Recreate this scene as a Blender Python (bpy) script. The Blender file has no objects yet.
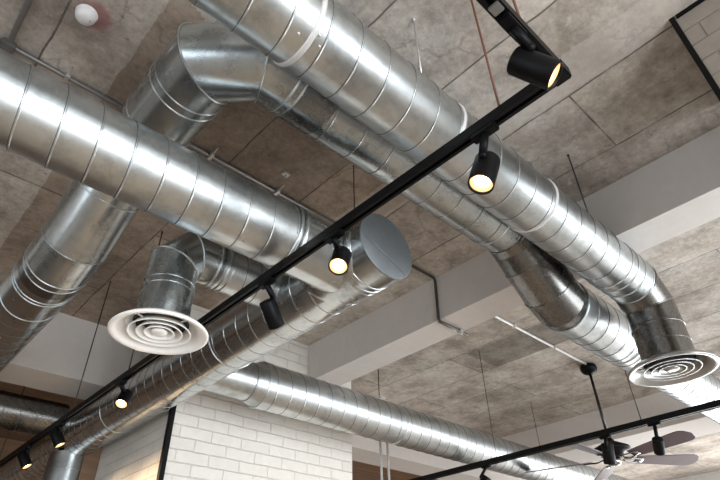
import bpy, bmesh, math, random
from mathutils import Vector, Matrix
random.seed(4)
S = bpy.context.scene
COL = S.collection
EYE = 1.6            # eye height; ceiling is 2.2 above it
CEIL = 3.8
V = Vector
PI = math.pi

# ---------------------------------------------------------------- materials
def new_mat(name):
    m = bpy.data.materials.new(name); m.use_nodes = True
    nt = m.node_tree; b = nt.nodes['Principled BSDF']
    return m, nt, b

def N(nt, typ, **kw):
    n = nt.nodes.new(typ)
    for k, v in kw.items():
        if k == 'inp':
            for a, c in v.items(): n.inputs[a].default_value = c
        else: setattr(n, k, v)
    return n

def ramp(nt, src, stops):
    r = nt.nodes.new('ShaderNodeValToRGB'); e = r.color_ramp.elements
    while len(e) < len(stops): e.new(0.5)
    for i, (p, c) in enumerate(stops):
        e[i].position = p; e[i].color = (*c, 1) if len(c) == 3 else c
    nt.links.new(src, r.inputs['Fac']); return r.outputs['Color']

def mix(nt, a, b, fac, mode='MIX'):
    m = nt.nodes.new('ShaderNodeMix'); m.data_type = 'RGBA'; m.blend_type = mode
    for sock, v in ((m.inputs[0], fac), (m.inputs[6], a), (m.inputs[7], b)):
        if isinstance(v, (int, float)): sock.default_value = v
        elif isinstance(v, tuple): sock.default_value = (*v, 1) if len(v) == 3 else v
        else: nt.links.new(v, sock)
    return m.outputs[2]

def mth(nt, op, a, b=None, c=None):
    m = nt.nodes.new('ShaderNodeMath'); m.operation = op
    for i, v in enumerate((a, b, c)):
        if v is None: continue
        if isinstance(v, (int, float)): m.inputs[i].default_value = v
        else: nt.links.new(v, m.inputs[i])
    return m.outputs[0]

def noise(nt, vec, scale, detail=4, rough=0.55, out='Fac'):
    n = N(nt, 'ShaderNodeTexNoise', inp={'Scale': scale, 'Detail': detail, 'Roughness': rough})
    if vec is not None: nt.links.new(vec, n.inputs['Vector'])
    return n.outputs[out]

def bump(nt, b, h, strength, dist):
    n = N(nt, 'ShaderNodeBump', inp={'Strength': strength, 'Distance': dist})
    nt.links.new(h, n.inputs['Height']); nt.links.new(n.outputs['Normal'], b.inputs['Normal'])

def metal(name, base=(0.60, 0.62, 0.62), rough=0.3, wav=0.35, dirt=0.25):
    m, nt, b = new_mat(name)
    b.inputs['Metallic'].default_value = 1
    pos = N(nt, 'ShaderNodeNewGeometry').outputs['Position']
    sp = N(nt, 'ShaderNodeTexVoronoi', inp={'Scale': 55.0}); nt.links.new(pos, sp.inputs['Vector'])
    spc = N(nt, 'ShaderNodeSeparateColor'); nt.links.new(sp.outputs['Color'], spc.inputs[0])
    big = noise(nt, pos, 2.2, 1); med = noise(nt, pos, 6, 7, 0.68)
    lo = tuple(c * (1 - dirt) for c in base); hi = tuple(min(1, c * 1.12) for c in base)
    c1 = ramp(nt, med, [(0.36, lo), (0.52, base), (0.68, hi)])
    c2 = mix(nt, c1, ramp(nt, spc.outputs[0], [(0, tuple(c * .9 for c in base)), (1, hi)]), 0.22)
    nt.links.new(c2, b.inputs['Base Color'])
    r = mth(nt, 'MULTIPLY_ADD', spc.outputs[1], 0.03, rough - 0.06)
    r = mth(nt, 'MULTIPLY_ADD', mth(nt, 'SUBTRACT', 0.5, med), 0.28, mth(nt, 'ADD', r, 0.05))
    nt.links.new(r, b.inputs['Roughness'])
    h = mth(nt, 'ADD', big, mth(nt, 'MULTIPLY', noise(nt, pos, 8, 1), 0.06))
    bump(nt, b, h, wav, 0.03)
    return m

def plain(name, col, rough=0.5, metallic=0.0, var=0.08, scale=20):
    m, nt, b = new_mat(name)
    pos = N(nt, 'ShaderNodeNewGeometry').outputs['Position']
    n = noise(nt, pos, scale, 3)
    nt.links.new(ramp(nt, n, [(0.3, tuple(c * (1 - var) for c in col)), (0.7, tuple(min(1, c * (1 + var)) for c in col))]), b.inputs['Base Color'])
    b.inputs['Roughness'].default_value = rough; b.inputs['Metallic'].default_value = metallic
    return m

def emis(name, col, strength):
    m, nt, b = new_mat(name)
    b.inputs['Base Color'].default_value = (*col, 1)
    b.inputs['Emission Color'].default_value = (*col, 1)
    b.inputs['Emission Strength'].default_value = strength
    return m

def concrete():
    m, nt, b = new_mat('board_marked_concrete')
    pos = N(nt, 'ShaderNodeNewGeometry').outputs['Position']
    sx = N(nt, 'ShaderNodeSeparateXYZ'); nt.links.new(pos, sx.inputs[0])
    warp = noise(nt, pos, 3.0, 3)
    # shuttering boards run along Y, about half a metre wide along X
    cb = N(nt, 'ShaderNodeCombineXYZ')
    nt.links.new(mth(nt, 'ADD', sx.outputs[1], 0.98), cb.inputs[0])
    nt.links.new(mth(nt, 'ADD', mth(nt, 'MULTIPLY_ADD', warp, 0.03, sx.outputs[0]), 1.01 - 0.015), cb.inputs[1])
    br = N(nt, 'ShaderNodeTexBrick', offset=0.37, offset_frequency=2, squash=1.0,
           inp={'Scale': 1.0, 'Mortar Size': 0.006, 'Mortar Smooth': 0.5, 'Brick Width': 2.44, 'Row Height': 0.505,
                'Color1': (0, 0, 0, 1), 'Color2': (1, 1, 1, 1), 'Mortar': (0.5, 0.5, 0.5, 1)})
    nt.links.new(cb.outputs[0], br.inputs['Vector'])
    tone = br.outputs['Color']; line = br.outputs['Fac']
    n1 = noise(nt, pos, 1.6, 6, 0.6); n2 = noise(nt, pos, 7, 8, 0.7); n3 = noise(nt, pos, 32, 5, 0.7)
    c = ramp(nt, n1, [(0.34, (0.28, 0.24, 0.20)), (0.5, (0.43, 0.38, 0.332)), (0.66, (0.51, 0.475, 0.43))])
    c = mix(nt, c, ramp(nt, n2, [(0.33, (0.30, 0.30, 0.30)), (0.5, (0.5, 0.5, 0.5)), (0.75, (0.68, 0.67, 0.66))]), 0.75, 'OVERLAY')
    c = mix(nt, c, ramp(nt, tone, [(0, (0.40, 0.395, 0.39)), (1, (0.60, 0.60, 0.60))]), 0.8, 'OVERLAY')
    c = mix(nt, c, ramp(nt, n3, [(0.3, (0.30, 0.30, 0.30)), (0.62, (0.57, 0.57, 0.57))]), 0.6, 'OVERLAY')
    # scuffs, laitance ridges and drag marks
    wv = N(nt, 'ShaderNodeVectorMath', operation='MULTIPLY_ADD'); nt.links.new(noise(nt, pos, 5, 4, 0.6, 'Color'), wv.inputs[0]); wv.inputs[1].default_value = (.22, .22, .22); nt.links.new(pos, wv.inputs[2])
    ed = N(nt, 'ShaderNodeTexVoronoi', feature='DISTANCE_TO_EDGE', inp={'Scale': 2.6}); nt.links.new(wv.outputs[0], ed.inputs['Vector'])
    ln = ramp(nt, ed.outputs['Distance'], [(0.0, (1, 1, 1)), (0.022, (0, 0, 0))])
    lm = ramp(nt, noise(nt, pos, 3.1, 2), [(0.50, (0, 0, 0)), (0.60, (1, 1, 1))])
    c = mix(nt, c, (0.17, 0.14, 0.115), mth(nt, 'MULTIPLY', mth(nt, 'MULTIPLY', ln, lm), 0.55))
    lt = ramp(nt, noise(nt, pos, 11, 6, 0.72), [(0.60, (0, 0, 0)), (0.68, (1, 1, 1))])
    c = mix(nt, c, (0.60, 0.57, 0.52), mth(nt, 'MULTIPLY', lt, 0.45))
    dk = ramp(nt, noise(nt, pos, 8.3, 7, 0.74), [(0.60, (0, 0, 0)), (0.70, (1, 1, 1))])
    c = mix(nt, c, (0.16, 0.125, 0.10), mth(nt, 'MULTIPLY', dk, 0.45))
    # pits and rust specks
    vo = N(nt, 'ShaderNodeTexVoronoi', inp={'Scale': 9.0, 'Randomness': 1.0}); nt.links.new(pos, vo.inputs['Vector'])
    pit = ramp(nt, vo.outputs['Distance'], [(0.03, (1, 1, 1)), (0.09, (0, 0, 0))])
    c = mix(nt, c, (0.10, 0.08, 0.065), mth(nt, 'MULTIPLY', pit, 0.55))
    rn = noise(nt, pos, 4.5, 6, 0.75)
    rust = ramp(nt, rn, [(0.66, (0, 0, 0)), (0.74, (1, 1, 1))])
    c = mix(nt, c, (0.20, 0.11, 0.055), mth(nt, 'MULTIPLY', rust, 0.6))
    # broken dark joints between the boards
    brk = ramp(nt, noise(nt, pos, 5, 3), [(0.36, (0.45, 0.45, 0.45)), (0.52, (1, 1, 1))])
    c = mix(nt, c, (0.085, 0.07, 0.058), mth(nt, 'MULTIPLY', mth(nt, 'MULTIPLY', line, brk), 0.9))
    # one darker, greener patched board beyond the beam
    pm = mth(nt, 'MULTIPLY', mth(nt, 'COMPARE', sx.outputs[0], 4.30, 0.24), mth(nt, 'COMPARE', mth(nt, 'MULTIPLY_ADD', n2, 0.12, sx.outputs[1]), 2.45, 0.42))
    c = mix(nt, c, mix(nt, c, (0.52, 0.54, 0.52), 1.0, 'MULTIPLY'), mth(nt, 'MULTIPLY', pm, 0.8))
    # two boards cast in a browner concrete beside the detector
    bx = ramp(nt, sx.outputs[0], [(0.0, (0, 0, 0)), (0.001, (0, 0, 0))])
    inx = mth(nt, 'MULTIPLY', mth(nt, 'GREATER_THAN', mth(nt, 'MULTIPLY_ADD', n2, 0.05, sx.outputs[0]), 0.33), mth(nt, 'LESS_THAN', sx.outputs[0], 1.99))
    c = mix(nt, c, mix(nt, c, (0.60, 0.49, 0.40), 1.0, 'MULTIPLY'), mth(nt, 'MULTIPLY', inx, mth(nt, 'MULTIPLY', mth(nt, 'GREATER_THAN', mth(nt, 'MULTIPLY_ADD', n2, 0.3, sx.outputs[1]), 1.55), 0.75)))
    # pale cement wash band along the third joint, and the pinkish paint smear round the detector
    band = mth(nt, 'MULTIPLY', mth(nt, 'GREATER_THAN', mth(nt, 'MULTIPLY_ADD', n3, 0.03, sx.outputs[0]), 1.80),
               mth(nt, 'LESS_THAN', mth(nt, 'MULTIPLY_ADD', n3, 0.02, sx.outputs[0]), 2.02))
    c = mix(nt, c, (0.50, 0.46, 0.42), mth(nt, 'MULTIPLY', band, 0.45))
    d = N(nt, 'ShaderNodeVectorMath', operation='DISTANCE'); nt.links.new(pos, d.inputs[0]); d.inputs[1].default_value = (0.10, 1.71, CEIL)
    sm = ramp(nt, mth(nt, 'MULTIPLY_ADD', n2, 0.07, d.outputs['Value']), [(0.09, (1, 1, 1)), (0.115, (0, 0, 0))])
    c = mix(nt, c, (0.30, 0.09, 0.10), mth(nt, 'MULTIPLY', sm, 0.6))
    nt.links.new(c, b.inputs['Base Color'])
    b.inputs['Roughness'].default_value = 0.85
    h = mth(nt, 'SUBTRACT', mth(nt, 'MULTIPLY_ADD', n3, 0.35, n2), mth(nt, 'MULTIPLY', line, 0.5))
    bump(nt, b, h, 0.35, 0.02)
    return m

def plaster(name, col):
    m, nt, b = new_mat(name)
    pos = N(nt, 'ShaderNodeNewGeometry').outputs['Position']
    n1 = noise(nt, pos, 1.5, 5, 0.6); n2 = noise(nt, pos, 14, 5, 0.6)
    c = ramp(nt, n1, [(0.3, tuple(x * 0.93 for x in col)), (0.7, col)])
    c = mix(nt, c, ramp(nt, n2, [(0.3, (0.46, 0.46, 0.46)), (0.7, (0.53, 0.53, 0.53))]), 0.6, 'OVERLAY')
    nt.links.new(c, b.inputs['Base Color']); b.inputs['Roughness'].default_value = 0.75
    bump(nt, b, n2, 0.15, 0.01)
    return m

def brick(name, col, mortar, bw=0.25, rh=0.082, depth=0.9):
    m, nt, b = new_mat(name)
    pos = N(nt, 'ShaderNodeNewGeometry').outputs['Position']
    sx = N(nt, 'ShaderNodeSeparateXYZ'); nt.links.new(pos, sx.inputs[0])
    n0 = noise(nt, pos, 7, 3)
    cb = N(nt, 'ShaderNodeCombineXYZ')
    nt.links.new(mth(nt, 'MULTIPLY_ADD', n0, 0.02, mth(nt, 'ADD', sx.outputs[0], sx.outputs[1])), cb.inputs[0])
    nt.links.new(mth(nt, 'MULTIPLY_ADD', n0, 0.012, sx.outputs[2]), cb.inputs[1])
    br = N(nt, 'ShaderNodeTexBrick', offset=0.5, inp={'Scale': 1.0, 'Mortar Size': 0.0045, 'Mortar Smooth': 0.6,
           'Brick Width': bw, 'Row Height': rh, 'Color1': (0, 0, 0, 1), 'Color2': (1, 1, 1, 1), 'Mortar': (.5, .5, .5, 1)})
    nt.links.new(cb.outputs[0], br.inputs['Vector'])
    n2 = noise(nt, pos, 18, 5, 0.65)
    c = ramp(nt, br.outputs['Color'], [(0, tuple(x * 0.95 for x in col)), (1, col)])
    c = mix(nt, c, ramp(nt, n2, [(0.3, (0.44, 0.44, 0.43)), (0.7, (0.54, 0.54, 0.54))]), 0.7, 'OVERLAY')
    lf = mth(nt, 'MULTIPLY', br.outputs['Fac'], ramp(nt, noise(nt, pos, 6, 3), [(0.35, (0.2, 0.2, 0.2)), (0.6, (1, 1, 1))]))
    c = mix(nt, c, mortar, mth(nt, 'MULTIPLY', lf, 0.20))
    nt.links.new(c, b.inputs['Base Color']); b.inputs['Roughness'].default_value = 0.6
    h = mth(nt, 'SUBTRACT', mth(nt, 'MULTIPLY', n2, 0.3), br.outputs['Fac'])
    bump(nt, b, h, depth, 0.01)
    return m

def timber(name, col, bw=0.14, axis='X'):
    m, nt, b = new_mat(name)
    pos = N(nt, 'ShaderNodeNewGeometry').outputs['Position']
    mp = N(nt, 'ShaderNodeMapping'); mp.inputs['Scale'].default_value = (1, 14, 14) if axis == 'X' else (14, 1, 14)
    nt.links.new(pos, mp.inputs['Vector'])
    g = noise(nt, mp.outputs[0], 1.3, 6, 0.6)
    sx = N(nt, 'ShaderNodeSeparateXYZ'); nt.links.new(pos, sx.inputs[0])
    k = mth(nt, 'DIVIDE', sx.outputs[1 if axis == 'X' else 0], bw)
    fr = mth(nt, 'FRACT', k)
    gap = mth(nt, 'LESS_THAN', fr, 0.035)
    wn = N(nt, 'ShaderNodeTexWhiteNoise', noise_dimensions='1D'); nt.links.new(mth(nt, 'FLOOR', k), wn.inputs['W'])
    c = ramp(nt, g, [(0.3, tuple(x * 0.6 for x in col)), (0.7, col)])
    c = mix(nt, c, ramp(nt, wn.outputs['Value'], [(0, (0.38, 0.38, 0.38)), (1, (0.6, 0.6, 0.6))]), 0.7, 'OVERLAY')
    c = mix(nt, c, (0.02, 0.012, 0.008), gap)
    nt.links.new(c, b.inputs['Base Color']); b.inputs['Roughness'].default_value = 0.45
    return m

M = {}
M['galv'] = metal('galvanised_steel', (0.545, 0.580, 0.592), 0.33, 0.32, 0.40)
M['galv_soft'] = metal('galvanised_steel_dull', (0.47, 0.508, 0.518), 0.25, 0.32, 0.38)
M['galv_clean'] = metal('galvanised_steel_smooth', (0.50, 0.53, 0.54), 0.24, 0.22, 0.32)
M['galv_shaded'] = metal('galvanised_steel_shaded', (0.185, 0.18, 0.172), 0.27, 0.15, 0.15)  # darker copy of the galvanised steel, dark room reflections painted in
M['cap'] = metal('galvanised_end_sheet', (0.215, 0.235, 0.25), 0.55, 0.2, 0.10)
M['tape'] = plain('pale_sealant', (0.62, 0.61, 0.60), 0.5, 0.3)
M['concrete'] = concrete()
M['beam'] = plaster('painted_plaster', (0.64, 0.605, 0.575))
M['white_brick'] = brick('white_painted_brick', (0.66, 0.63, 0.585), (0.36, 0.32, 0.28), depth=0.8)
M['tan_brick'] = brick('tan_painted_brick', (0.25, 0.215, 0.18), (0.14, 0.115, 0.095), 0.30, 0.10)
M['black'] = plain('black_powder_coat', (0.003, 0.003, 0.0035), 0.45)
M['black'].node_tree.nodes['Principled BSDF'].inputs['Specular IOR Level'].default_value = 0.13
M['seam_shade'] = plain('painted_seam_crevice', (0.14, 0.14, 0.14), 0.5, 0.7)  # dark strip on the seam ridge, crevice shade and dirt in its colour
M['black_gloss'] = plain('black_gloss', (0.008, 0.008, 0.010), 0.22)
M['rod'] = plain('dark_threaded_rod', (0.05, 0.045, 0.04), 0.5, 0.6)
M['zinc'] = plain('zinc_rod', (0.62, 0.60, 0.58), 0.4, 0.7)
M['copper'] = plain('red_brown_rod', (0.13, 0.05, 0.03), 0.5, 0.2)
M['white'] = plain('white_enamel', (0.90, 0.885, 0.86), 0.35, 0, 0.03)
M['white_reflecting'] = plain('white_enamel_reflecting', (0.40, 0.40, 0.395), 0.28, 0.8, 0.03)  # greyer metallic copy of the white enamel, its reflections put into the colour
M['neck_shade'] = plain('duct_inside_shade', (0.03, 0.03, 0.03), 0.8)  # black disc in the diffuser neck, shade inside the duct painted in
M['conduit'] = plain('grey_conduit', (0.22, 0.215, 0.21), 0.38, 0.6)
M['pale_conduit'] = plain('pale_conduit', (0.60, 0.60, 0.58), 0.4, 0.2)
M['dark_conduit'] = plain('dark_conduit', (0.07, 0.065, 0.06), 0.45, 0.4)
M['lens'] = emis('lamp_lens', (1.0, 0.72, 0.42), 9.0)
M['glow_rim'] = emis('lens_glow_rim', (1.0, 0.50, 0.20), 0.9)  # warm glow fading out round the lens, painted as emission
M['chrome'] = plain('chrome', (0.33, 0.33, 0.34), 0.12, 1.0)
M['blade'] = plain('purple_brown_veneer', (0.085, 0.052, 0.064), 0.30, 0, 0.12, 6)
M['plastic'] = plain('white_plastic', (0.80, 0.79, 0.79), 0.4, 0, 0.02)
M['timber'] = timber('brown_timber', (0.24, 0.14, 0.08))
M['floor'] = timber('pale_floor_boards', (0.42, 0.38, 0.34), 0.16)
M['wall_dark'] = plain('grey_wall', (0.62, 0.60, 0.57), 0.7)
M['wall_tan'] = plain('pale_wall', (0.62, 0.60, 0.57), 0.7)

# ---------------------------------------------------------------- helpers
def obj(name, bm, mat, parent=None, smooth=True, loc=None):
    me = bpy.data.meshes.new(name); bm.normal_update(); bm.to_mesh(me); bm.free()
    for p in me.polygons: p.use_smooth = smooth
    me.materials.append(mat)
    if name == 'duct_shell': me.materials.append(M['seam_shade'])
    o = bpy.data.objects.new(name, me); COL.objects.link(o)
    if parent is not None:
        o.parent = parent
        if loc is None:   # shapes are written in world space
            o.matrix_parent_inverse = parent.matrix_world.inverted()
    if loc is not None: o.location = loc
    return o

def thing(name, label, cat, loc=(0, 0, 0), group=None):
    o = bpy.data.objects.new(name, None); COL.objects.link(o)
    o.location = loc; o.empty_display_size = 0.05
    o.matrix_world = Matrix.Translation(loc)
    o['label'] = label; o['category'] = cat
    if group: o['group'] = group
    return o

def tag(o, label, cat, group=None):
    o['label'] = label; o['category'] = cat
    if group: o['group'] = group
    return o

def box(bm, x0, x1, y0, y1, z0, z1, bev=0):
    vs = [bm.verts.new((x, y, z)) for x in (x0, x1) for y in (y0, y1) for z in (z0, z1)]
    fs = [(0, 1, 3, 2), (4, 6, 7, 5), (0, 4, 5, 1), (2, 3, 7, 6), (0, 2, 6, 4), (1, 5, 7, 3)]
    ff = [bm.faces.new([vs[i] for i in f]) for f in fs]
    if bev:
        es = {e for f in ff for e in f.edges}
        bmesh.ops.bevel(bm, geom=list(es), offset=bev, segments=2, affect='EDGES')

def frame(d):
    d = d.normalized()
    a = V((0, 0, 1)) if abs(d.z) < 0.9 else V((1, 0, 0))
    u = a.cross(d).normalized(); return u, d.cross(u).normalized()

def ring_pts(c, d, n, r, seg, nrm=None):
    """circle of radius r about axis d at c, slid along d onto the plane with normal nrm"""
    u, v = frame(d); out = []
    for i in range(seg):
        t = 2 * PI * i / seg
        p = u * math.cos(t) * r + v * math.sin(t) * r
        if nrm is not None:
            k = d.normalized().dot(nrm)
            p = p - d.normalized() * (p.dot(nrm) / k)
        out.append(c + p)
    return out

def bridge(bm, a, b):
    n = len(a)
    for i in range(n):
        bm.faces.new((a[i], a[(i + 1) % n], b[(i + 1) % n], b[i]))

def tube(bm, pts, r, seg=48, caps=(False, False), step=0):
    """mitred pipe: every leg keeps its own rings, so each joint stays a crisp fold"""
    pts = [V(p) for p in pts]; rs = r if isinstance(r, (list, tuple)) else [r] * len(pts)
    for i in range(len(pts) - 1):
        d = (pts[i + 1] - pts[i]).normalized()
        n0 = d if i == 0 else (d + (pts[i] - pts[i - 1]).normalized()).normalized()
        n1 = d if i == len(pts) - 2 else (d + (pts[i + 2] - pts[i + 1]).normalized()).normalized()
        A = [bm.verts.new(p) for p in ring_pts(pts[i], d, None, rs[i], seg, n0)]
        B = [bm.verts.new(p) for p in ring_pts(pts[i + 1], d, None, rs[i + 1], seg, n1)]
        bridge(bm, A, B)
        if i == 0 and caps[0]: bm.faces.new(A[::-1])
        if i == len(pts) - 2 and caps[1]: bm.faces.new(B)

def soft_tube(bm, pts, r, seg=10):
    """continuous bent pipe with shared rings and closed ends"""
    pts = [V(p) for p in pts]; prev = None
    for i, p in enumerate(pts):
        d = ((pts[min(i + 1, len(pts) - 1)] - pts[i]).normalized() if i < len(pts) - 1 else V()) + ((pts[i] - pts[i - 1]).normalized() if i else V())
        d.normalize()
        if i == 0: u, v = frame(d)
        else:
            u = (u - d * u.dot(d)).normalized(); v = d.cross(u).normalized()
        k = 1.0
        if 0 < i < len(pts) - 1:
            k = 1 / max(0.5, d.dot((pts[i] - pts[i - 1]).normalized()))
        R = [bm.verts.new(p + (u * math.cos(2 * PI * j / seg) + v * math.sin(2 * PI * j / seg)) * r) for j in range(seg)]
        if prev: bridge(bm, prev, R)
        else: bm.faces.new(R[::-1])
        prev = R
    bm.faces.new(prev)

def bend(pts, rad, n=5):
    """round the corners of a polyline"""
    pts = [V(p) for p in pts]; out = [pts[0]]
    for i in range(1, len(pts) - 1):
        a = (pts[i - 1] - pts[i]).normalized(); b = (pts[i + 1] - pts[i]).normalized()
        p0 = pts[i] + a * rad; p1 = pts[i] + b * rad
        for k in range(n + 1):
            t = k / n
            out.append((1 - t) ** 2 * p0 + 2 * t * (1 - t) * pts[i] + t * t * p1)
    out.append(pts[-1]); return out

def band(bm, c, d, r, w, h, seg=48, nrm=None):
    """raised round ring (bead, collar or strap) about axis d, profile w wide and h high"""
    d = V(d).normalized(); c = V(c)
    prof = [(-w / 2, -h * .3), (-w / 2 * .8, h * .7), (-w / 4, h), (w / 4, h), (w / 2 * .8, h * .7), (w / 2, -h * .3)]
    rings = []
    for s, e in prof:
        rings.append([bm.verts.new(p) for p in ring_pts(c + d * s, d, None, r + e, seg, nrm)])
    for a, b in zip(rings, rings[1:]): bridge(bm, a, b)

def helix(bm, p0, p1, r, pitch, off=0.0, w=0.0075, h=0.0026, seg=40, hand=1):
    """lock seam running round the pipe, part of its shell"""
    p0 = V(p0); p1 = V(p1); d = (p1 - p0).normalized(); L = (p1 - p0).length
    u, v = frame(d); n = int(L / pitch * seg); prev = None
    for i in range(n + 1):
        s = (i / seg) * pitch + off
        if s > L: break
        t = hand * 2 * PI * i / seg
        o = u * math.cos(t) + v * math.sin(t); c = p0 + d * s
        R = [bm.verts.new(c + o * (r + e) + d * a) for a, e in ((-w * .66, -.0002), (-w * .22, h), (w * .20, h), (w * .62, -.0002))]
        if prev:
            for k in range(3):
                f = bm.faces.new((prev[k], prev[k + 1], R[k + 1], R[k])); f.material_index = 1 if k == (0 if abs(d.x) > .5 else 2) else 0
        prev = R

def lathe(bm, prof, c, axis=(0, 0, 1), seg=48):
    c = V(c); ax = V(axis).normalized(); u, v = frame(ax); prev = None
    for r, z in prof:
        if r < 1e-6: R = [bm.verts.new(c + ax * z)]
        else: R = [bm.verts.new(c + ax * z + (u * math.cos(2 * PI * j / seg) + v * math.sin(2 * PI * j / seg)) * r) for j in range(seg)]
        if prev:
            if len(R) == 1 and len(prev) == 1: pass
            elif len(R) == 1:
                for j in range(seg): bm.faces.new((prev[j], prev[(j + 1) % seg], R[0]))
            elif len(prev) == 1:
                for j in range(seg): bm.faces.new((prev[0], R[(j + 1) % seg], R[j]))
            else: bridge(bm, prev, R)
        prev = R

BM = bmesh.new
def W(x, y, z): return V((x, y, z + EYE))      # z given above eye height

# ---------------------------------------------------------------- setting
def struct(name, bm, mat, smooth=False):
    o = obj(name, bm, mat, smooth=smooth); o['kind'] = 'structure'; return o
X0, X1, Y0, Y1 = -4.0, 11.0, -3.5, 8.0
bm = BM(); box(bm, X0 - .2, X1 + .2, Y0 - .2, Y1 + .2, -0.2, 0); struct('floor', bm, M['floor'])
bm = BM(); box(bm, X0 - .2, X1 + .2, Y0 - .2, Y1 + .2, CEIL, CEIL + 0.25); struct('ceiling', bm, M['concrete'])
bm = BM(); box(bm, X0, X1, Y1, Y1 + .2, 0, CEIL); struct('wall_left', bm, M['timber'])
# window walls
def window_wall(name, along, fixed, a0, a1, z0, z1, openings, mat):
    bm = BM(); t = 0.2 if fixed > 0 else -0.2
    def b(p0, p1, q0, q1):
        f0, f1 = sorted((fixed, fixed + t))
        if along == 'X': box(bm, p0, p1, f0, f1, q0, q1)
        else: box(bm, f0, f1, p0, p1, q0, q1)
    b(a0, a1, z0, openings[0][2]); b(a0, a1, openings[0][3], z1)
    e = a0
    for (p0, p1, q0, q1) in openings:
        b(e, p0, q0, q1); e = p1
    b(e, a1, q0, q1)
    return struct(name, bm, mat)
opR = [(-1.6, 1.5, 0.15, 2.9), (1.9, 5.0, 0.15, 2.9), (5.4, 10.4, 0.15, 2.9)]
window_wall('wall_right', 'X', Y0, X0, X1, 0, CEIL, opR, M['wall_tan'])
opF = [(-2.6, 0.4, 0.5, 3.0), (0.9, 4.0, 0.5, 3.0)]
window_wall('wall_front', 'Y', X1, Y0, Y1, 0, CEIL, opF, M['wall_tan'])
op_fill = [(-1.6, 2.6, 0.3, 2.9)]  # unseen opening added to light the beam's near face
window_wall('wall_back', 'Y', X0, Y0, Y1, 0, CEIL, op_fill, M['wall_dark'])
def window(n, along, fixed, p0, p1, q0, q1):
    bm = BM(); w = .05
    def b(a, c, d, e):
        f0, f1 = fixed - .05, fixed + .05
        if along == 'X': box(bm, a, c, f0, f1, d, e)
        else: box(bm, f0, f1, a, c, d, e)
    b(p0, p1, q0, q0 + w); b(p0, p1, q1 - w, q1); b(p0, p0 + w, q0 + w, q1 - w); b(p1 - w, p1, q0 + w, q1 - w)
    k = max(1, round((p1 - p0) / 1.6))
    for i in range(1, k):
        x = p0 + (p1 - p0) * i / k; b(x - .025, x + .025, q0 + w, q1 - w)
    struct('window_%d' % n, bm, M['black'])
k = 1
for o_ in opR: window(k, 'X', Y0 - .1, *o_); k += 1
for o_ in opF: window(k, 'Y', X1 + .1, *o_); k += 1
for o_ in op_fill: window(k, 'Y', X0 - .1, *o_); k += 1  # frame for the added back opening

# painted beams
ZB = 1.852; ZS = 1.707
bm = BM(); box(bm, 2.815, 3.085, Y0, 3.642, ZB + EYE, CEIL); struct('trim_1', bm, M['beam'])
bm = BM(); box(bm, 6.56, 7.24, Y0, 4.448, 1.83 + EYE, CEIL); struct('trim_2', bm, M['beam'])
bm = BM(); box(bm, X0, 1.637, 4.448, 4.845, ZS + EYE, CEIL); box(bm, 3.337, X1, 4.448, 4.845, ZS + EYE, CEIL); struct('trim_3', bm, M['beam'])
# next bay's ceiling as brown timber, warm lamplight put into the colour
bm = BM(); box(bm, X0, X1, 4.847, Y1, CEIL - 0.05, CEIL - .001); struct('trim_4', bm, M['timber'])
# brick pillars
bm = BM(); box(bm, 1.639, 3.335, 3.644, 4.84, 0, CEIL); struct('wall_pillar', bm, M['white_brick'])
bm = BM(); box(bm, 1.985, 2.65, -1.6, 0.030, 0, CEIL); struct('wall_pillar_right', bm, M['tan_brick'])
# black corner trims
bm = BM(); box(bm, 1.627, 1.660, 3.632, 3.6435, 0.0, 3.02); box(bm, 1.627, 1.6385, 3.6435, 3.668, 0, 3.02); struct('trim_5', bm, M['black'])
bm = BM(); box(bm, 1.972, 1.984, 0.016, 0.038, 0.0, CEIL); box(bm, 1.972, 1.984, -1.6, .008, CEIL - .016, CEIL); struct('trim_6', bm, M['black'])
# dark door frame past the pillar
bm = BM(); box(bm, 1.52, 1.66, 4.85, 4.90, 0, 1.36 + EYE); struct('trim_7', bm, M['timber'])

# ---------------------------------------------------------------- ducts
DG = 'round galvanised ducts under the ceiling'
def shell_bm(segs, smooth_pts=None): pass

# duct one: big, left, runs into the side of duct two
d1 = thing('spiral_duct', 'big silvery spiral duct crossing the left half and butting into the capped duct', 'duct', W(-3, 1.597, 1.43), DG)
bm = BM(); tube(bm, [W(-3.2, 1.597, 1.43), W(1.10, 1.597, 1.43)], .142, 64)
helix(bm, W(-3.2, 1.597, 1.43), W(1.06, 1.597, 1.43), .142, .1165, 0.115, hand=1)
obj('duct_shell', bm, M['galv'], d1)
bm = BM(); tube(bm, [W(1.085, 1.597, 1.43), W(1.20, 1.597, 1.43), W(1.42, 1.597, 1.43)], [.146, .146, .150], 64)
obj('saddle', bm, M['galv_clean'], d1)
for x in (1.07, 1.10):
    bm = BM(); band(bm, W(x, 1.597, 1.43), (1, 0, 0), .146, .016, .005, 64); obj('collar', bm, M['galv'], d1)

# duct two: capped end, runs away to the lower left
D2 = (1.459, 1.43, .160)
d2 = thing('spiral_duct', 'capped spiral duct running from the flat round end cap down to the lower left', 'duct', W(1.459, 1.36, 1.43), DG)
bm = BM(); tube(bm, [W(1.459, 1.352, 1.43), W(1.459, 7.9, 1.43)], .160, 64)
helix(bm, W(1.459, 1.46, 1.43), W(1.459, 7.8, 1.43), .160, .118, 0.04, .0065, .0022, hand=-1)
obj('duct_shell', bm, M['galv_clean'], d2)
bm = BM(); lathe(bm, [(0, 0), (.1615, 0.0), (.1635, .0015), (.1635, .007), (.1600, .010)], W(1.459, 1.345, 1.43), (0, 1, 0), 64)
c_ = obj('end_cap', bm, M['cap'], d2); c_['label'] = 'flat blue-grey end cap'
bm = BM(); soft_tube(bm, [W(1.459 - .135, 1.3435, 1.43 - .01), W(1.459 + .11, 1.3435, 1.43 - .11)], .0028, 6)
obj('cap_crease', bm, M['cap'], c_)
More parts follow.
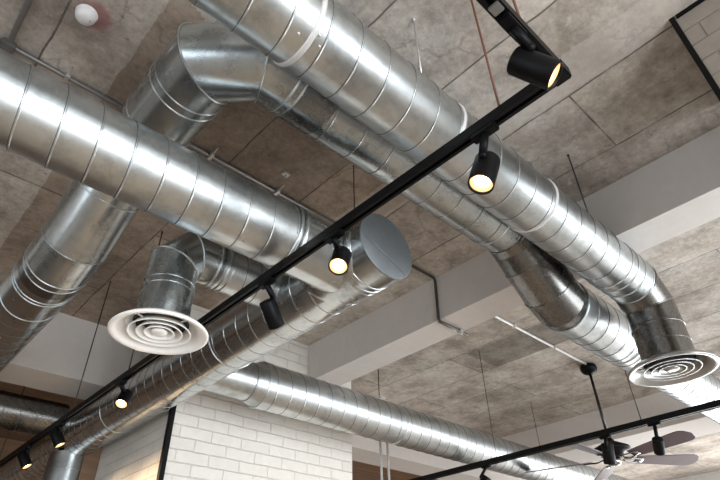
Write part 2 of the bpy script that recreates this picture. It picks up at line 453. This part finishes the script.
for y in (1.47, 1.505, 2.60, 4.10):
    bm = BM(); band(bm, W(1.459, y, 1.43), (0, 1, 0), .160, .010, .003, 64); obj('collar', bm, M['galv'], d2)
# its saddle flange where duct one meets it
bm = BM()
prev = None
for i in range(65):
    t = 2 * PI * i / 64
    R = []
    for rr, lift in ((.150, .007), (.182, .007), (.186, -.001)):
        y = 1.597 + rr * math.cos(t); z = rr * math.sin(t)
        x = -math.sqrt(max((.160 + lift) ** 2 - min(abs(z), .162) ** 2, 0)); z = max(-.160, min(.160, z))
        R.append(bm.verts.new(W(1.459 + x, y, 1.43 + z)))
    if prev: 
        for k in range(2): bm.faces.new((prev[k], prev[k + 1], R[k + 1], R[k]))
    prev = R
obj('flange', bm, M['galv_clean'], d1)

# duct three: large, runs under the beam and drops to the right air diffuser
d3 = thing('spiral_duct', 'large bright spiral duct across the top right that elbows down to an air diffuser', 'duct', W(-2, .9, 1.7), DG)
r3 = .143
bm = BM(); tube(bm, [W(-2.5, .9, 1.7), W(3.07, .9, 1.7)], r3, 64)
helix(bm, W(-2.5, .9, 1.7), W(2.72, .9, 1.7), r3, .1335, 0.0, hand=1)
obj('duct_shell', bm, M['galv'], d3)
for x in (2.80, 2.87, 2.96, 3.066):
    bm = BM(); band(bm, W(x, .9, 1.7), (1, 0, 0), r3, .012, .0045, 64); obj('collar', bm, M['galv'], d3)
EL = [W(3.05, .9, 1.70), W(3.115, .9, 1.70), W(3.252, .9, 1.592), W(3.262, .9, 1.44), W(3.262, .9, 1.30)]
bm = BM(); tube(bm, [EL[0], EL[1], EL[2], EL[3]], r3 * .985, 64); obj('elbow', bm, M['galv_shaded'], d3)['label'] = 'dark elbow'
bm = BM(); tube(bm, [EL[3], W(3.262, .9, 1.235)], r3 * .985, 64); obj('drop_pipe', bm, M['galv_shaded'], d3)['label'] = 'dark drop pipe'
for i in (1, 2):
    a = (EL[i] - EL[i - 1]).normalized(); b_ = (EL[i + 1] - EL[i]).normalized(); n_ = (a + b_).normalized()
    bm = BM(); band(bm, EL[i], a, r3 * .985, .008, .004, 64, n_); obj('collar', bm, M['galv_shaded'], d3)
bm = BM(); band(bm, EL[3], (0, 0, 1), r3 * .985, .02, .005, 64); obj('collar', bm, M['galv_shaded'], d3)
bm = BM(); band(bm, W(3.262, .9, 1.335), (0, 0, 1), r3 * .985, .008, .003, 64); obj('collar', bm, M['galv_shaded'], d3)
# pale sealant bands
for x, w_, tl in ((.60, .020, .10), (1.33, .016, .0), (2.02, .018, 0)):
    bm = BM(); nn = V((1, 0, tl)).normalized()
    band(bm, W(x, .9, 1.7), (1, 0, 0), r3 + .001, w_, .004, 64, nn); obj('sealant_band', bm, M['tape'], d3)['label'] = 'pale sealant band'
for t, s_ in ((4.1, .03), (4.35, -.03), (4.3, .05), (4.6, .02)):
    c = W(.60 + s_, .9 + r3 * math.cos(t), 1.7 + r3 * math.sin(t)); bm = BM()
    bmesh.ops.create_uvsphere(bm, u_segments=8, v_segments=6, radius=.0055, matrix=Matrix.Translation(c))
    obj('rivet', bm, M['zinc'], d3)

# duct four: comes up from lower left above duct one, turns, runs beside duct three, jogs down under the beam
d4 = thing('spiral_duct', 'long duct that turns a corner at the top left then follows behind the bright duct', 'duct', W(.515, 4.86, 1.58), DG)
r4 = .160
low = [W(.482, 4.80, 1.59), W(.482, 2.72, 1.59)]
bm = BM(); tube(bm, low, r4, 64); helix(bm, W(.482, 4.70, 1.59), W(.482, 3.15, 1.59), r4, .115, 0, hand=1)
obj('duct_shell', bm, M['galv_clean'], d4)
dr = [W(.482, 2.80, 1.59), W(.482, 2.68, 1.59), W(.487, 2.53, 1.635), W(.500, 2.27, 1.80), W(.515, 2.02, 1.95), W(.515, 1.86, 1.95)]
bm = BM(); tube(bm, dr, r4, 64); obj('offset_bend', bm, M['galv_clean'], d4)
for i in (1, 2, 3, 4):
    a = (dr[i] - dr[i - 1]).normalized(); b_ = (dr[i + 1] - dr[i]).normalized()
    bm = BM(); band(bm, dr[i], a, r4, .008, .0028, 64, (a + b_).normalized()); obj('collar', bm, M['galv'], d4)
for y in (2.715, 2.86, 2.89, 3.10):
    bm = BM(); band(bm, W(.482, y, 1.59), (0, 1, 0), r4, .008, .0028, 64); obj('collar', bm, M['galv'], d4)
cor = [W(.515, 1.90, 1.95), W(.515, 1.425, 1.95), W(.683, 1.257, 1.95), W(1.0, 1.257, 1.95)]
bm = BM(); tube(bm, cor, r4, 64); obj('corner_bend', bm, M['galv_soft'], d4)
for i in (1, 2):
    a = (cor[i] - cor[i - 1]).normalized(); b_ = (cor[i + 1] - cor[i]).normalized()
    bm = BM(); band(bm, cor[i], a, r4, .008, .004, 64, (a + b_).normalized()); obj('collar', bm, M['galv'], d4)
for y in (1.555, 1.60, 1.82):
    bm = BM(); band(bm, W(.515, y, 1.95), (0, 1, 0), r4, .008, .0028, 64); obj('collar', bm, M['galv'], d4)
bm = BM(); tube(bm, [W(.83, 1.257, 1.95), W(2.40, 1.257, 1.95)], r4, 64)
helix(bm, W(.9, 1.257, 1.95), W(2.36, 1.257, 1.95), r4, .168, 0, hand=1)
obj('duct_shell', bm, M['galv_soft'], d4)
for x in (.80, .835, 2.25, 2.39):
    bm = BM(); band(bm, W(x, 1.257, 1.95), (1, 0, 0), r4, .010, .0045, 64); obj('collar', bm, M['galv'], d4)
jog = [W(2.37, 1.257, 1.95), W(2.42, 1.257, 1.95), W(2.52, 1.257, 1.885), W(2.60, 1.257, 1.80), W(2.75, 1.257, 1.675), W(2.86, 1.257, 1.62), W(2.92, 1.257, 1.62)]
bm = BM(); tube(bm, jog, r4, 64); obj('offset_bend', bm, M['galv_shaded'], d4)['label'] = 'dark bend dipping under the beam'
for i in (1, 2, 3, 4):
    a = (jog[i] - jog[i - 1]).normalized(); b_ = (jog[i + 1] - jog[i]).normalized()
    bm = BM(); band(bm, jog[i], a, r4, .008, .004, 64, (a + b_).normalized()); obj('collar', bm, M['galv_shaded'], d4)
bm = BM(); tube(bm, [W(2.89, 1.257, 1.62), W(9.5, 1.257, 1.62)], r4 + .002, 64)
helix(bm, W(2.95, 1.257, 1.62), W(9.4, 1.257, 1.62), r4 + .002, .128, 0, hand=1)
obj('duct_shell', bm, M['galv'], d4)
for x in (2.90, 3.62):
    bm = BM(); band(bm, W(x, 1.257, 1.62), (1, 0, 0), r4 + .002, .012, .005, 64); obj('collar', bm, M['galv'], d4)

# duct five: small branch with the white diffuser
d5 = thing('branch_duct', 'small branch duct that elbows down to the white air diffuser', 'duct', W(.797, 2.030, 1.1), DG)
r5 = .107
el5 = [W(.797, 2.030, 1.085), W(.797, 2.030, 1.40), W(.865, 2.030, 1.46), W(1.06, 2.030, 1.46)]
el5 = [W(.797, 2.030, 1.08), W(.797, 2.030, 1.375), W(.868, 2.030, 1.46), W(1.0, 2.030, 1.46)]
bm = BM(); tube(bm, el5, r5, 56); obj('elbow', bm, M['galv_soft'], d5)
bm = BM(); tube(bm, [W(.98, 2.030, 1.46), W(1.32, 2.030, 1.46)], r5, 56); helix(bm, W(1.07, 2.030, 1.46), W(1.3, 2.030, 1.46), r5, .08, 0)
obj('duct_shell', bm, M['galv'], d5)
for i in (1, 2):
    a = (el5[i] - el5[i - 1]).normalized(); b_ = (el5[i + 1] - el5[i]).normalized()
    bm = BM(); band(bm, el5[i], a, r5, .008, .004, 56, (a + b_).normalized()); obj('collar', bm, M['galv'], d5)
for z in (1.235, 1.265):
    bm = BM(); band(bm, W(.797, 2.030, z), (0, 0, 1), r5, .008, .003, 56); obj('collar', bm, M['galv_soft'], d5)
for x in (.975, 1.02, 1.045):
    bm = BM(); band(bm, W(x, 2.030, 1.46), (1, 0, 0), r5, .012, .005, 56); obj('collar', bm, M['galv'], d5)

# duct six: bottom, from behind duct two to the right
d6 = thing('spiral_duct', 'tightly ribbed spiral duct passing in front of the white brick pillar', 'duct', W(1.7, 3.053, 1.43), DG)
r6 = .153
bm = BM(); tube(bm, [W(1.47, 3.053, 1.43), W(1.86, 3.053, 1.43), W(1.93, 3.053, 1.43)], [.122, .124, r6], 64); obj('reducer', bm, M['galv'], d6)
bm = BM(); tube(bm, [W(1.92, 3.053, 1.43), W(10.9, 3.053, 1.43)], r6, 64)
helix(bm, W(1.94, 3.053, 1.43), W(10.8, 3.053, 1.43), r6, .119, 0, hand=1)
obj('duct_shell', bm, M['galv'], d6)
for x in (1.865, 1.94, 3.262):
    bm = BM(); band(bm, W(x, 3.053, 1.43), (1, 0, 0), r6 if x > 1.9 else .126, .012, .005, 64); obj('collar', bm, M['galv'], d6)

# duct seven: dark one in the next bay, duct eight: drop below duct two
d7 = thing('spiral_duct', 'dark shadowed duct beyond the beam at the lower left edge', 'duct', W(-3.9, 4.98, 1.54), DG)
bm = BM(); tube(bm, [W(-3.9, 4.98, 1.54), W(1.31, 4.98, 1.54)], .140, 56); helix(bm, W(-3.9, 4.98, 1.54), W(1.3, 4.98, 1.54), .140, .12, 0)
obj('duct_shell', bm, M['galv_shaded'], d7)
d8 = thing('branch_duct', 'short dull duct dropping straight down below the capped duct at the lower left', 'duct', W(1.453, 5.00, 0), DG)
bm = BM(); tube(bm, [W(1.453, 5.00, 1.30), W(1.453, 5.00, 0.35)], .150, 56); obj('drop_pipe', bm, M['galv'], d8)
for z in (1.17, 0.9, .63):
    bm = BM(); band(bm, W(1.453, 5.00, z), (0, 0, 1), .150, .010, .004, 56); obj('collar', bm, M['galv'], d8)

# ---------------------------------------------------------------- air diffusers
def diffuser(c, R, m, label, neck):
    t = thing('air_diffuser', label, 'air vent', c, 'round air diffusers')
    k = R / .20
    bm = BM(); lathe(bm, [(neck, .040 * k), (neck * 1.02, .034 * k), (.150 * k, .026 * k), (.178 * k, .014 * k), (.194 * k, .002 * k), (.200 * k, -.006 * k), (.199 * k, -.012 * k),
                          (.190 * k, -.013 * k), (.176 * k, -.008 * k), (.158 * k, .006 * k), (.146 * k, .016 * k), (.140 * k, .030 * k)], c, (0, 0, 1), 72)
    obj('outer_ring', bm, m, t)
    for ro, ri in ((.128, .100), (.094, .068), (.062, .038)):
        bm = BM(); lathe(bm, [(ro * k, -.006 * k), (ro * k, -.0085 * k), ((ro - .004) * k, -.0085 * k), ((ro - .010) * k, -.001 * k), (ri * k, .026 * k), (ri * k, .029 * k), ((ro - .008) * k, .003 * k), (ro * k, -.006 * k)], c, (0, 0, 1), 64)
        obj('cone_ring', bm, m, t)
    bm = BM(); lathe(bm, [(0, -.009 * k), (.020 * k, -.009 * k), (.031 * k, -.006 * k), (.034 * k, 0), (.030 * k, .004 * k), (.012 * k, .012 * k), (0, .012 * k)], c, (0, 0, 1), 48)
    obj('centre_disc', bm, m, t)
    bm = BM(); lathe(bm, [(0, .040 * k), (neck * .985, .040 * k), (neck * .985, .045 * k)], c, (0, 0, 1), 48); obj('neck_shade', bm, M['neck_shade'], t)
    bm = BM()
    for a in (0, PI / 2):
        dx, dy = math.cos(a + .4) * .139 * k, math.sin(a + .4) * .139 * k
        soft_tube(bm, [c + V((-dx, -dy, .020 * k)), c + V((dx, dy, .020 * k))], .003 * k, 6)
    obj('crossbar', bm, m, t)
    return t
diffuser(W(.797, 2.030, 1.05), .197, M['white'], 'white round air diffuser on the small branch duct at left', .112)
diffuser(W(3.262, .905, 1.200), .238, M['white_reflecting'], 'round air diffuser with silvery reflections painted in, under the dark elbow at right', .141)

# ---------------------------------------------------------------- track lights
ZT = 1.21
def track(bm, p0, p1, w=.034, h=.034):
    p0 = V(p0); p1 = V(p1); d = (p1 - p0).normalized(); s = V((0, 0, 1)).cross(d).normalized()
    prof = [(-w / 2, 0), (-w / 2, -h), (-w * .18, -h), (-w * .18, -h * .55), (w * .18, -h * .55), (w * .18, -h), (w / 2, -h), (w / 2, 0)]
    A = [bm.verts.new(p0 + s * a + V((0, 0, z))) for a, z in prof]; B = [bm.verts.new(p1 + s * a + V((0, 0, z))) for a, z in prof]
    n = len(prof)
    for i in range(n): bm.faces.new((A[i], A[(i + 1) % n], B[(i + 1) % n], B[i]))
    bm.faces.new(A[::-1]); bm.faces.new(B)
XT = 1.026
t1 = thing('track_rail', 'long black lighting track crossing the picture with a corner at the top right', 'track', W(XT, .27, ZT + .017))
bm = BM(); track(bm, W(XT, .264, ZT + .017), W(XT, 7.6, ZT + .017)); obj('rail', bm, M['black'], t1, False)
bm = BM(); track(bm, W(-1.5, .284, ZT + .017), W(XT - .017, .284, ZT + .017), .038); obj('rail', bm, M['black'], t1, False)
bm = BM(); box(bm, XT - .03, XT + .020, .262, .31, ZT - .022 + EYE, ZT + .021 + EYE, .004); obj('corner_joiner', bm, M['black'], t1, False)
bm = BM(); box(bm, .72, .75, .270, .298, ZT - .024 + EYE, ZT - .016 + EYE, .002); obj('joint_clip', bm, M['conduit'], t1, False)
t2 = thing('track_rail', 'straight black lighting track at the lower right in front of the ceiling fan', 'track', W(4.10, -1, ZT + .017))
bm = BM(); track(bm, W(4.15, -1.2, ZT + .017), W(4.065, 4.3, ZT + .017), .045, .04); obj('rail', bm, M['black'], t2, False)

def spot(c, ax, stemtop, label, L=.125, D=.078, power=38, along='Y'):
    """c is the middle of the can, ax the way the lens looks, stemtop the point on the track"""
    ax = V(ax).normalized(); c = V(c); st = V(stemtop)
    t = thing('track_spotlight', label, 'spotlight', st, 'black cylinder spotlights on the tracks')
    ex, ey = (.016, .042) if along == 'Y' else (.042, .016)
    bm = BM(); box(bm, st.x - ex, st.x + ex, st.y - ey, st.y + ey, st.z - .018, st.z + .002, .003); obj('adapter', bm, M['black'], t, False)
    bk = c - ax * L * .25
    # joint sits on the can wall on the side nearest the track
    up = (st - bk); up = (up - ax * up.dot(ax)).normalized(); j = bk + up * (D * .5 + .004)
    bm = BM(); soft_tube(bm, [st - V((0, 0, .014)), j], .0125, 12); obj('stem', bm, M['black'], t)
    bm = BM(); bmesh.ops.create_uvsphere(bm, u_segments=14, v_segments=10, radius=.0125, matrix=Matrix.Translation(j)); obj('pivot', bm, M['black'], t)
    R = D / 2
    bm = BM(); lathe(bm, [(0, -L / 2), (R * .93, -L / 2), (R, -L / 2 + .004), (R, L / 2 - .002), (R * .98, L / 2), (R * .90, L / 2), (R * .86, L / 2 - .012), (R * .84, L / 2 - .016)], c, ax, 40)
    h = obj('housing', bm, M['black'], t)
    e = [x for x in h.data.polygons]
    bm = BM(); lathe(bm, [(0, L / 2 - .016), (R * .60, L / 2 - .016), (R * .62, L / 2 - .022)], c, ax, 32); obj('lens', bm, M['lens'], t)['label'] = 'glowing warm lens'
    bm = BM(); lathe(bm, [(R * .60, L / 2 - .018), (R * .66, L / 2 - .012), (R * .86, L / 2 - .007), (R * .89, L / 2 - .012)], c, ax, 32); obj('glow_rim', bm, M['glow_rim'], t)['label'] = 'orange glow added round the lens'
    ld = bpy.data.lights.new('lamp', 'SPOT'); ld.energy = power; ld.color = (1.0, .72, .44); ld.spot_size = math.radians(130); ld.spot_blend = 1.0; ld.shadow_soft_size = .02
    lo = bpy.data.objects.new('lamp', ld); COL.objects.link(lo); lo.parent = t
    lo.matrix_world = Matrix.Translation(c + ax * (L / 2 + .004)) @ ax.to_track_quat('-Z', 'Y').to_matrix().to_4x4()
    lo.matrix_parent_inverse = Matrix(); lo.location = c + ax * (L / 2 + .004) - st; lo.rotation_euler = ax.to_track_quat('-Z', 'Y').to_euler()
    return t
RT = V((.73, -.683, -.024)); DN = V((.391, .446, -.805)); FW = V((.560, .578, .593))
def onT(y): return W(XT, y, ZT - .017)
spot(W(.884, .294, 1.113), RT * .82 + DN * .52 - FW * .46, W(.80, .284, ZT - .017), 'black spotlight at the corner of the long track, seen side on', .112, .073, 38, 'X')
spot(W(1.066, .584, 1.088), DN * .66 - FW * .58 - RT * .30, onT(.535), 'lit black spotlight in front of the large bright duct', .112, .076)
spot(W(1.075, 1.225, 1.115), DN * .40 - FW * .85 - RT * .10, onT(1.20), 'lit black spotlight beside the flat round end cap', .10, .072)
spot(W(1.090, 1.660, 1.085), DN * .88 + RT * .30 + FW * .12, onT(1.62), 'unlit-looking black spotlight turned away, second below the end cap', .115, .068)
spot(W(1.075, 3.03, 1.12), DN * .40 - FW * .90, onT(2.99), 'glaring black spotlight just below the white air diffuser', .09, .070, 26)
spot(W(1.040, 3.94, 1.115), (.50, -.25, -.85), onT(3.90), 'black spotlight pointing down, second from the lower left corner', .11, .070, 26)
spot(W(1.040, 4.58, 1.110), (.50, -.30, -.85), onT(4.55), 'black spotlight nearest the lower left corner of the picture', .11, .070, 26)
def onT2(y): return W(4.15 - (y + 1.2) * .0155, y, ZT - .023)
spot(onT2(2.80) + V((-.01, .04, -.135)), (-.25, .55, -.75), onT2(2.80), 'black spotlight left of the ceiling fan at the bottom edge', .12, .080)
spot(onT2(1.74) + V((0.07, .04, -.105)), DN * .95 - FW * .22 + RT * .06, onT2(1.74), 'black spotlight hanging directly in front of the fan motor', .14, .085)
spot(onT2(1.38) + V((-.01, .015, -.15)), DN * .95 + RT * .22 + FW * .15, onT2(1.38), 'black spotlight in front of the purple-brown fan blades', .105, .072)

# ---------------------------------------------------------------- hanger rods
def rod(x, y, z0, label, m='rod', r=.004, z1=2.2):
    bm = BM(); soft_tube(bm, [W(x, y, z1), W(x, y, z0)], r, 8)
    lathe(bm, [(0, 0), (r * 1.7, 0), (r * 1.7, -.008), (0, -.010)], W(x, y, z1), (0, 0, 1), 12)
    o = obj('hanger_rod', bm, M[m]); tag(o, label, 'rod', 'hanger rods from the ceiling'); return o
rod(1.028, 3.74, ZT + .015, 'thin black rod in front of the pale beam, left of the white diffuser')
rod(1.028, 2.93, ZT + .015, 'thin black rod half hidden below the white diffuser, down to the track')
rod(1.028, 5.35, ZT + .015, 'thin black rod at the left edge in the brown bay', 'rod', .004, 2.15)
rod(1.015, .466, ZT + .015, 'red-brown rod down to the long track, nearest below its corner', 'copper')
rod(.870, .284, ZT + .015, 'red-brown rod down to the short arm of the track at the top', 'copper')
rod(1.131, .80, 1.80, 'pale rod holding the large bright duct near the top centre', 'zinc')
rod(2.397, .778, 1.76, 'dark rod holding the large bright duct just before the beam')
rod(1.55, 1.65, 1.57, 'faint rod down to the capped duct, beside the flat end cap', 'rod', .003)
rod(4.115, 2.70, ZT + .015, 'thin rod to the straight track, crossing the ribbed duct', 'rod', .003)
rod(4.12, 1.46, ZT + .015, 'dark rod down to the straight track, right of the fan pole', 'rod', .004)
rod(5.70, 3.16, 1.50, 'faint rod to the ribbed duct, between the fan and its left neighbour rod', 'rod', .003)
# clamp and pale vertical pipes behind the ribbed duct
h6 = thing('pipe_hanger', 'rod with a metal clamp behind the ribbed duct at bottom centre', 'hanger', W(3.615, 3.556, 2.2), 'hanger rods from the ceiling')
bm = BM(); soft_tube(bm, [W(3.615, 3.556, 2.2), W(3.615, 3.556, 1.83)], .0045, 8); obj('rod', bm, M['rod'], h6)
bm = BM(); box(bm, 3.57, 3.70, 3.53, 3.58, 1.80 + EYE, 1.865 + EYE, .004); box(bm, 3.55, 3.72, 3.52, 3.59, 1.785 + EYE, 1.80 + EYE, .002)
box(bm, 3.60, 3.66, 3.515, 3.595, 1.865 + EYE, 1.895 + EYE, .003); obj('clamp', bm, M['zinc'], h6, False)
for x, y, s in ((3.60, 3.555, 'left'), (3.665, 3.53, 'right')):
    bm = BM(); soft_tube(bm, [W(x, y, 1.786), W(x, y, -1.6)], .011, 12)
    tag(obj('conduit_pipe', bm, M['pale_conduit']), 'pale vertical pipe below the ribbed duct, %s one of the pair' % s, 'pipe', 'pale vertical pipes beside the pillar')

# ---------------------------------------------------------------- conduits on the ceiling
ZC = 2.2 - .016
def clip(bm, x, y, z=ZC):
    box(bm, x - .010, x + .010, y - .024, y + .024, z - .013 + EYE, 2.2 + EYE, .002)
cd = thing('electrical_conduit', 'grey conduit along the ceiling above the big left duct', 'conduit', W(-.12, 2.1, ZC))
bm = BM(); soft_tube(bm, bend([W(-.125, -1.2, ZC), W(-.125, 2.095, ZC), W(2.4, 2.115, ZC)], .05), .0115, 12); obj('pipe', bm, M['conduit'], cd)
bm = BM(); soft_tube(bm, bend([W(-.10, 2.10, ZC), W(-.4, 2.10, ZC), W(-.55, 2.16, ZC)], .05), .0115, 10); obj('pipe', bm, M['conduit'], cd)
for x in (.13, .90, 1.346):
    bm = BM(); clip(bm, x, 2.10); soft_tube(bm, [W(x, 2.10, ZC), W(x, 2.03, 2.19)], .004, 6); obj('clip', bm, M['zinc'], cd, False)
bm = BM(); box(bm, -.155, -.095, 2.07, 2.13, ZC - .018 + EYE, 2.2 + EYE, .006); obj('junction', bm, M['conduit'], cd, False)
cb = thing('electrical_conduit', 'dark conduit bending down the face and under the near painted beam', 'conduit', W(2.4, 2.115, ZC))
bm = BM(); soft_tube(bm, bend([W(2.38, 2.115, ZC), W(2.795, 2.115, ZC), W(2.795, 2.125, 1.832), W(3.12, 2.13, 1.832)], .03), .0105, 10); obj('pipe', bm, M['dark_conduit'], cb)
bm = BM(); soft_tube(bm, [W(2.82, 2.152, 1.84), W(3.10, 2.155, 1.84)], .006, 8); obj('wire', bm, M['zinc'], cb)
bm = BM(); box(bm, 3.03, 3.065, 2.115, 2.15, 1.825 + EYE, 1.852 + EYE, .003); obj('clip', bm, M['pale_conduit'], cb, False)
cf = thing('electrical_conduit', 'white conduit along the ceiling from the beam to the fan mount', 'conduit', W(3.1, 2.17, ZC))
bm = BM(); soft_tube(bm, bend([W(3.10, 2.17, 1.95), W(3.10, 2.17, ZC), W(5.20, 2.17, ZC)], .04), .0115, 10); obj('pipe', bm, M['pale_conduit'], cf)
for x in (3.9, 4.55):
    bm = BM(); clip(bm, x, 2.17); obj('clip', bm, M['pale_conduit'], cf, False)
# anchors left in the slab
for x, y, s in ((1.30, 1.955, 'pale anchor plate on the ceiling between the conduit and the corner duct'), (2.36, 1.985, 'pale anchor plate on the ceiling right of the end cap')):
    bm = BM(); box(bm, x - .022, x + .022, y - .016, y + .016, 2.188 + EYE, 2.2 + EYE, .003)
    lathe(bm, [(0, -.02), (.006, -.02), (.006, 0)], W(x, y, 2.19), (0, 0, 1), 8)
    tag(obj('ceiling_anchor', bm, M['tape'], None, False), s, 'anchor', 'small anchors in the ceiling')

# smoke detector
sd = thing('smoke_detector', 'white round smoke detector on the ceiling at the top left', 'smoke detector', W(.073, 1.722, 2.2))
c = W(.073, 1.722, 2.2)
bm = BM(); lathe(bm, [(0, 0), (.043, 0), (.045, -.004), (.043, -.012), (0, -.012)], c, (0, 0, 1), 40); obj('base', bm, M['plastic'], sd)
bm = BM(); lathe(bm, [(.041, -.012), (.042, -.024), (.038, -.036), (.030, -.046), (.018, -.052), (0, -.054)], c, (0, 0, 1), 40); obj('dome', bm, M['plastic'], sd)
bm = BM(); lathe(bm, [(0, -.0545), (.006, -.0545), (.007, -.043), (0, -.05)], c + V((.02, -.01, .004)), (0, 0, 1), 12); obj('indicator', bm, M['tape'], sd)

# ---------------------------------------------------------------- ceiling fan
FX, FY = 5.215, 2.185
fan = thing('ceiling_fan', 'black ceiling fan with purple-brown blades hanging on a long pole at the lower right', 'ceiling fan', W(FX, FY, 2.2))
def F(z): return W(FX, FY, z)
bm = BM(); lathe(bm, [(0, 0), (.060, 0), (.076, -.012), (.082, -.035), (.078, -.06), (.062, -.083), (.035, -.098), (0, -.102)], F(2.2), (0, 0, 1), 40); obj('canopy', bm, M['black'], fan)
bm = BM(); soft_tube(bm, [F(2.12), F(1.47)], .0135, 16); obj('downrod', bm, M['black_gloss'], fan)
bm = BM(); lathe(bm, [(0, .13), (.024, .13), (.030, .08), (.05, .055), (.10, .03), (.158, .0), (.165, -.022), (.15, -.035), (.10, -.045), (.09, -.075), (.06, -.09), (0, -.09)], F(1.39), (0, 0, 1), 48); obj('motor', bm, M['black'], fan)
bm = BM(); lathe(bm, [(0, -.155), (.035, -.15), (.052, -.13), (.055, -.09), (0, -.085)], F(1.39), (0, 0, 1), 32); obj('switch_cup', bm, M['chrome'], fan)
for k in range(5):
    a = math.radians(-36 + 72 * k); ca, sa = math.cos(a), math.sin(a)
    rot = Matrix.Translation(F(1.292)) @ Matrix.Rotation(a, 4, 'Z') @ Matrix.Rotation(math.radians(-15), 4, 'X')
    # blade outline: narrow at the root, widest two thirds out, rounded tip
    bm = BM(); top = []; n = 26
    prof = []
    for i in range(n + 1):
        u = i / n; x = .20 + .615 * u
        w_ = .056 + .034 * min(1, u / .75) ** .8
        if u > .86: w_ *= math.sqrt(max(0.0, 1 - ((u - .86) / .14) ** 2)) * .98 + .02
        prof.append((x, w_))
    A = [bm.verts.new((x, w_, .003)) for x, w_ in prof] + [bm.verts.new((x, -w_, .003)) for x, w_ in prof[::-1]]
    B = [bm.verts.new((v.co.x, v.co.y, -.003)) for v in A]
    bm.faces.new(A); bm.faces.new(B[::-1]); bridge(bm, A[::-1], B[::-1])
    bmesh.ops.transform(bm, matrix=rot, verts=bm.verts); bmesh.ops.recalc_face_normals(bm, faces=bm.faces)
    bl = obj('blade', bm, M['blade'], fan, False)
    bm = BM()
    for s in (-1, 1):
        soft_tube(bm, bend([(.09, s * .012, .004), (.15, s * .036, -.012), (.22, s * .030, -.008), (.27, s * .008, -.007)], .02), .006, 8)
    box(bm, .20, .275, -.03, .03, -.010, -.0035, .003)
    bmesh.ops.transform(bm, matrix=rot, verts=bm.verts)
    br_ = obj('blade_bracket', bm, M['chrome'] if k in (0, 1, 4) else M['black_gloss'], fan)

# ---------------------------------------------------------------- light
def area(name, loc, size, target, power, col):
    ld = bpy.data.lights.new(name, 'AREA'); ld.shape = 'RECTANGLE'; ld.size, ld.size_y = size; ld.energy = power; ld.color = col
    o = bpy.data.objects.new(name, ld); COL.objects.link(o); o.location = loc
    o.rotation_euler = (V(target) - V(loc)).to_track_quat('-Z', 'Y').to_euler(); return o
for (p0, p1, q0, q1), pw in zip(opR, (120, 110, 115)):
    area('window_and_fill_light', ((p0 + p1) / 2, Y0 - .17, (q0 + q1) / 2), (p1 - p0 - .1, q1 - q0 - .1), ((p0 + p1) / 2, 5, (q0 + q1) / 2 + 1.6), pw, (.93, .97, 1.0))
for (p0, p1, q0, q1) in opF:
    area('window_and_fill_light', (X1 + .17, (p0 + p1) / 2, (q0 + q1) / 2), (p1 - p0 - .1, q1 - q0 - .1), (5, (p0 + p1) / 2, (q0 + q1) / 2 + 1.0), 115, (1.0, .98, .95))
for (p0, p1, q0, q1) in op_fill:
    area('window_and_fill_light', (X0 - .17, (p0 + p1) / 2, (q0 + q1) / 2), (p1 - p0 - .1, q1 - q0 - .1), (5, (p0 + p1) / 2, (q0 + q1) / 2), 24, (.95, .97, 1.0))  # added fill from the back, brightens the beam face
w = bpy.data.worlds.new('sky'); S.world = w; w.use_nodes = True
bg = w.node_tree.nodes['Background']; bg.inputs[0].default_value = (.80, .90, 1, 1); bg.inputs[1].default_value = 1.2

# ---------------------------------------------------------------- camera
cam = bpy.data.cameras.new('camera'); co = bpy.data.objects.new('camera', cam); COL.objects.link(co)
cam.sensor_width = 36; cam.lens = 547.5 / 720 * 36; cam.shift_x = -1.9 / 720; cam.shift_y = .9 / 720; cam.clip_start = .02
R = Matrix(((.730053, -.682973, -.023887), (.391189, .446305, -.804850), (.560352, .578238, .592997)))
rot = Matrix((R[0], -R[1], -R[2])).transposed()
co.matrix_world = Matrix.Translation((0, 0, EYE)) @ rot.to_4x4()
S.camera = co
S.view_settings.view_transform = 'Standard'; S.view_settings.look = 'None'; S.view_settings.gamma = 1
S.view_settings.exposure = 0.95
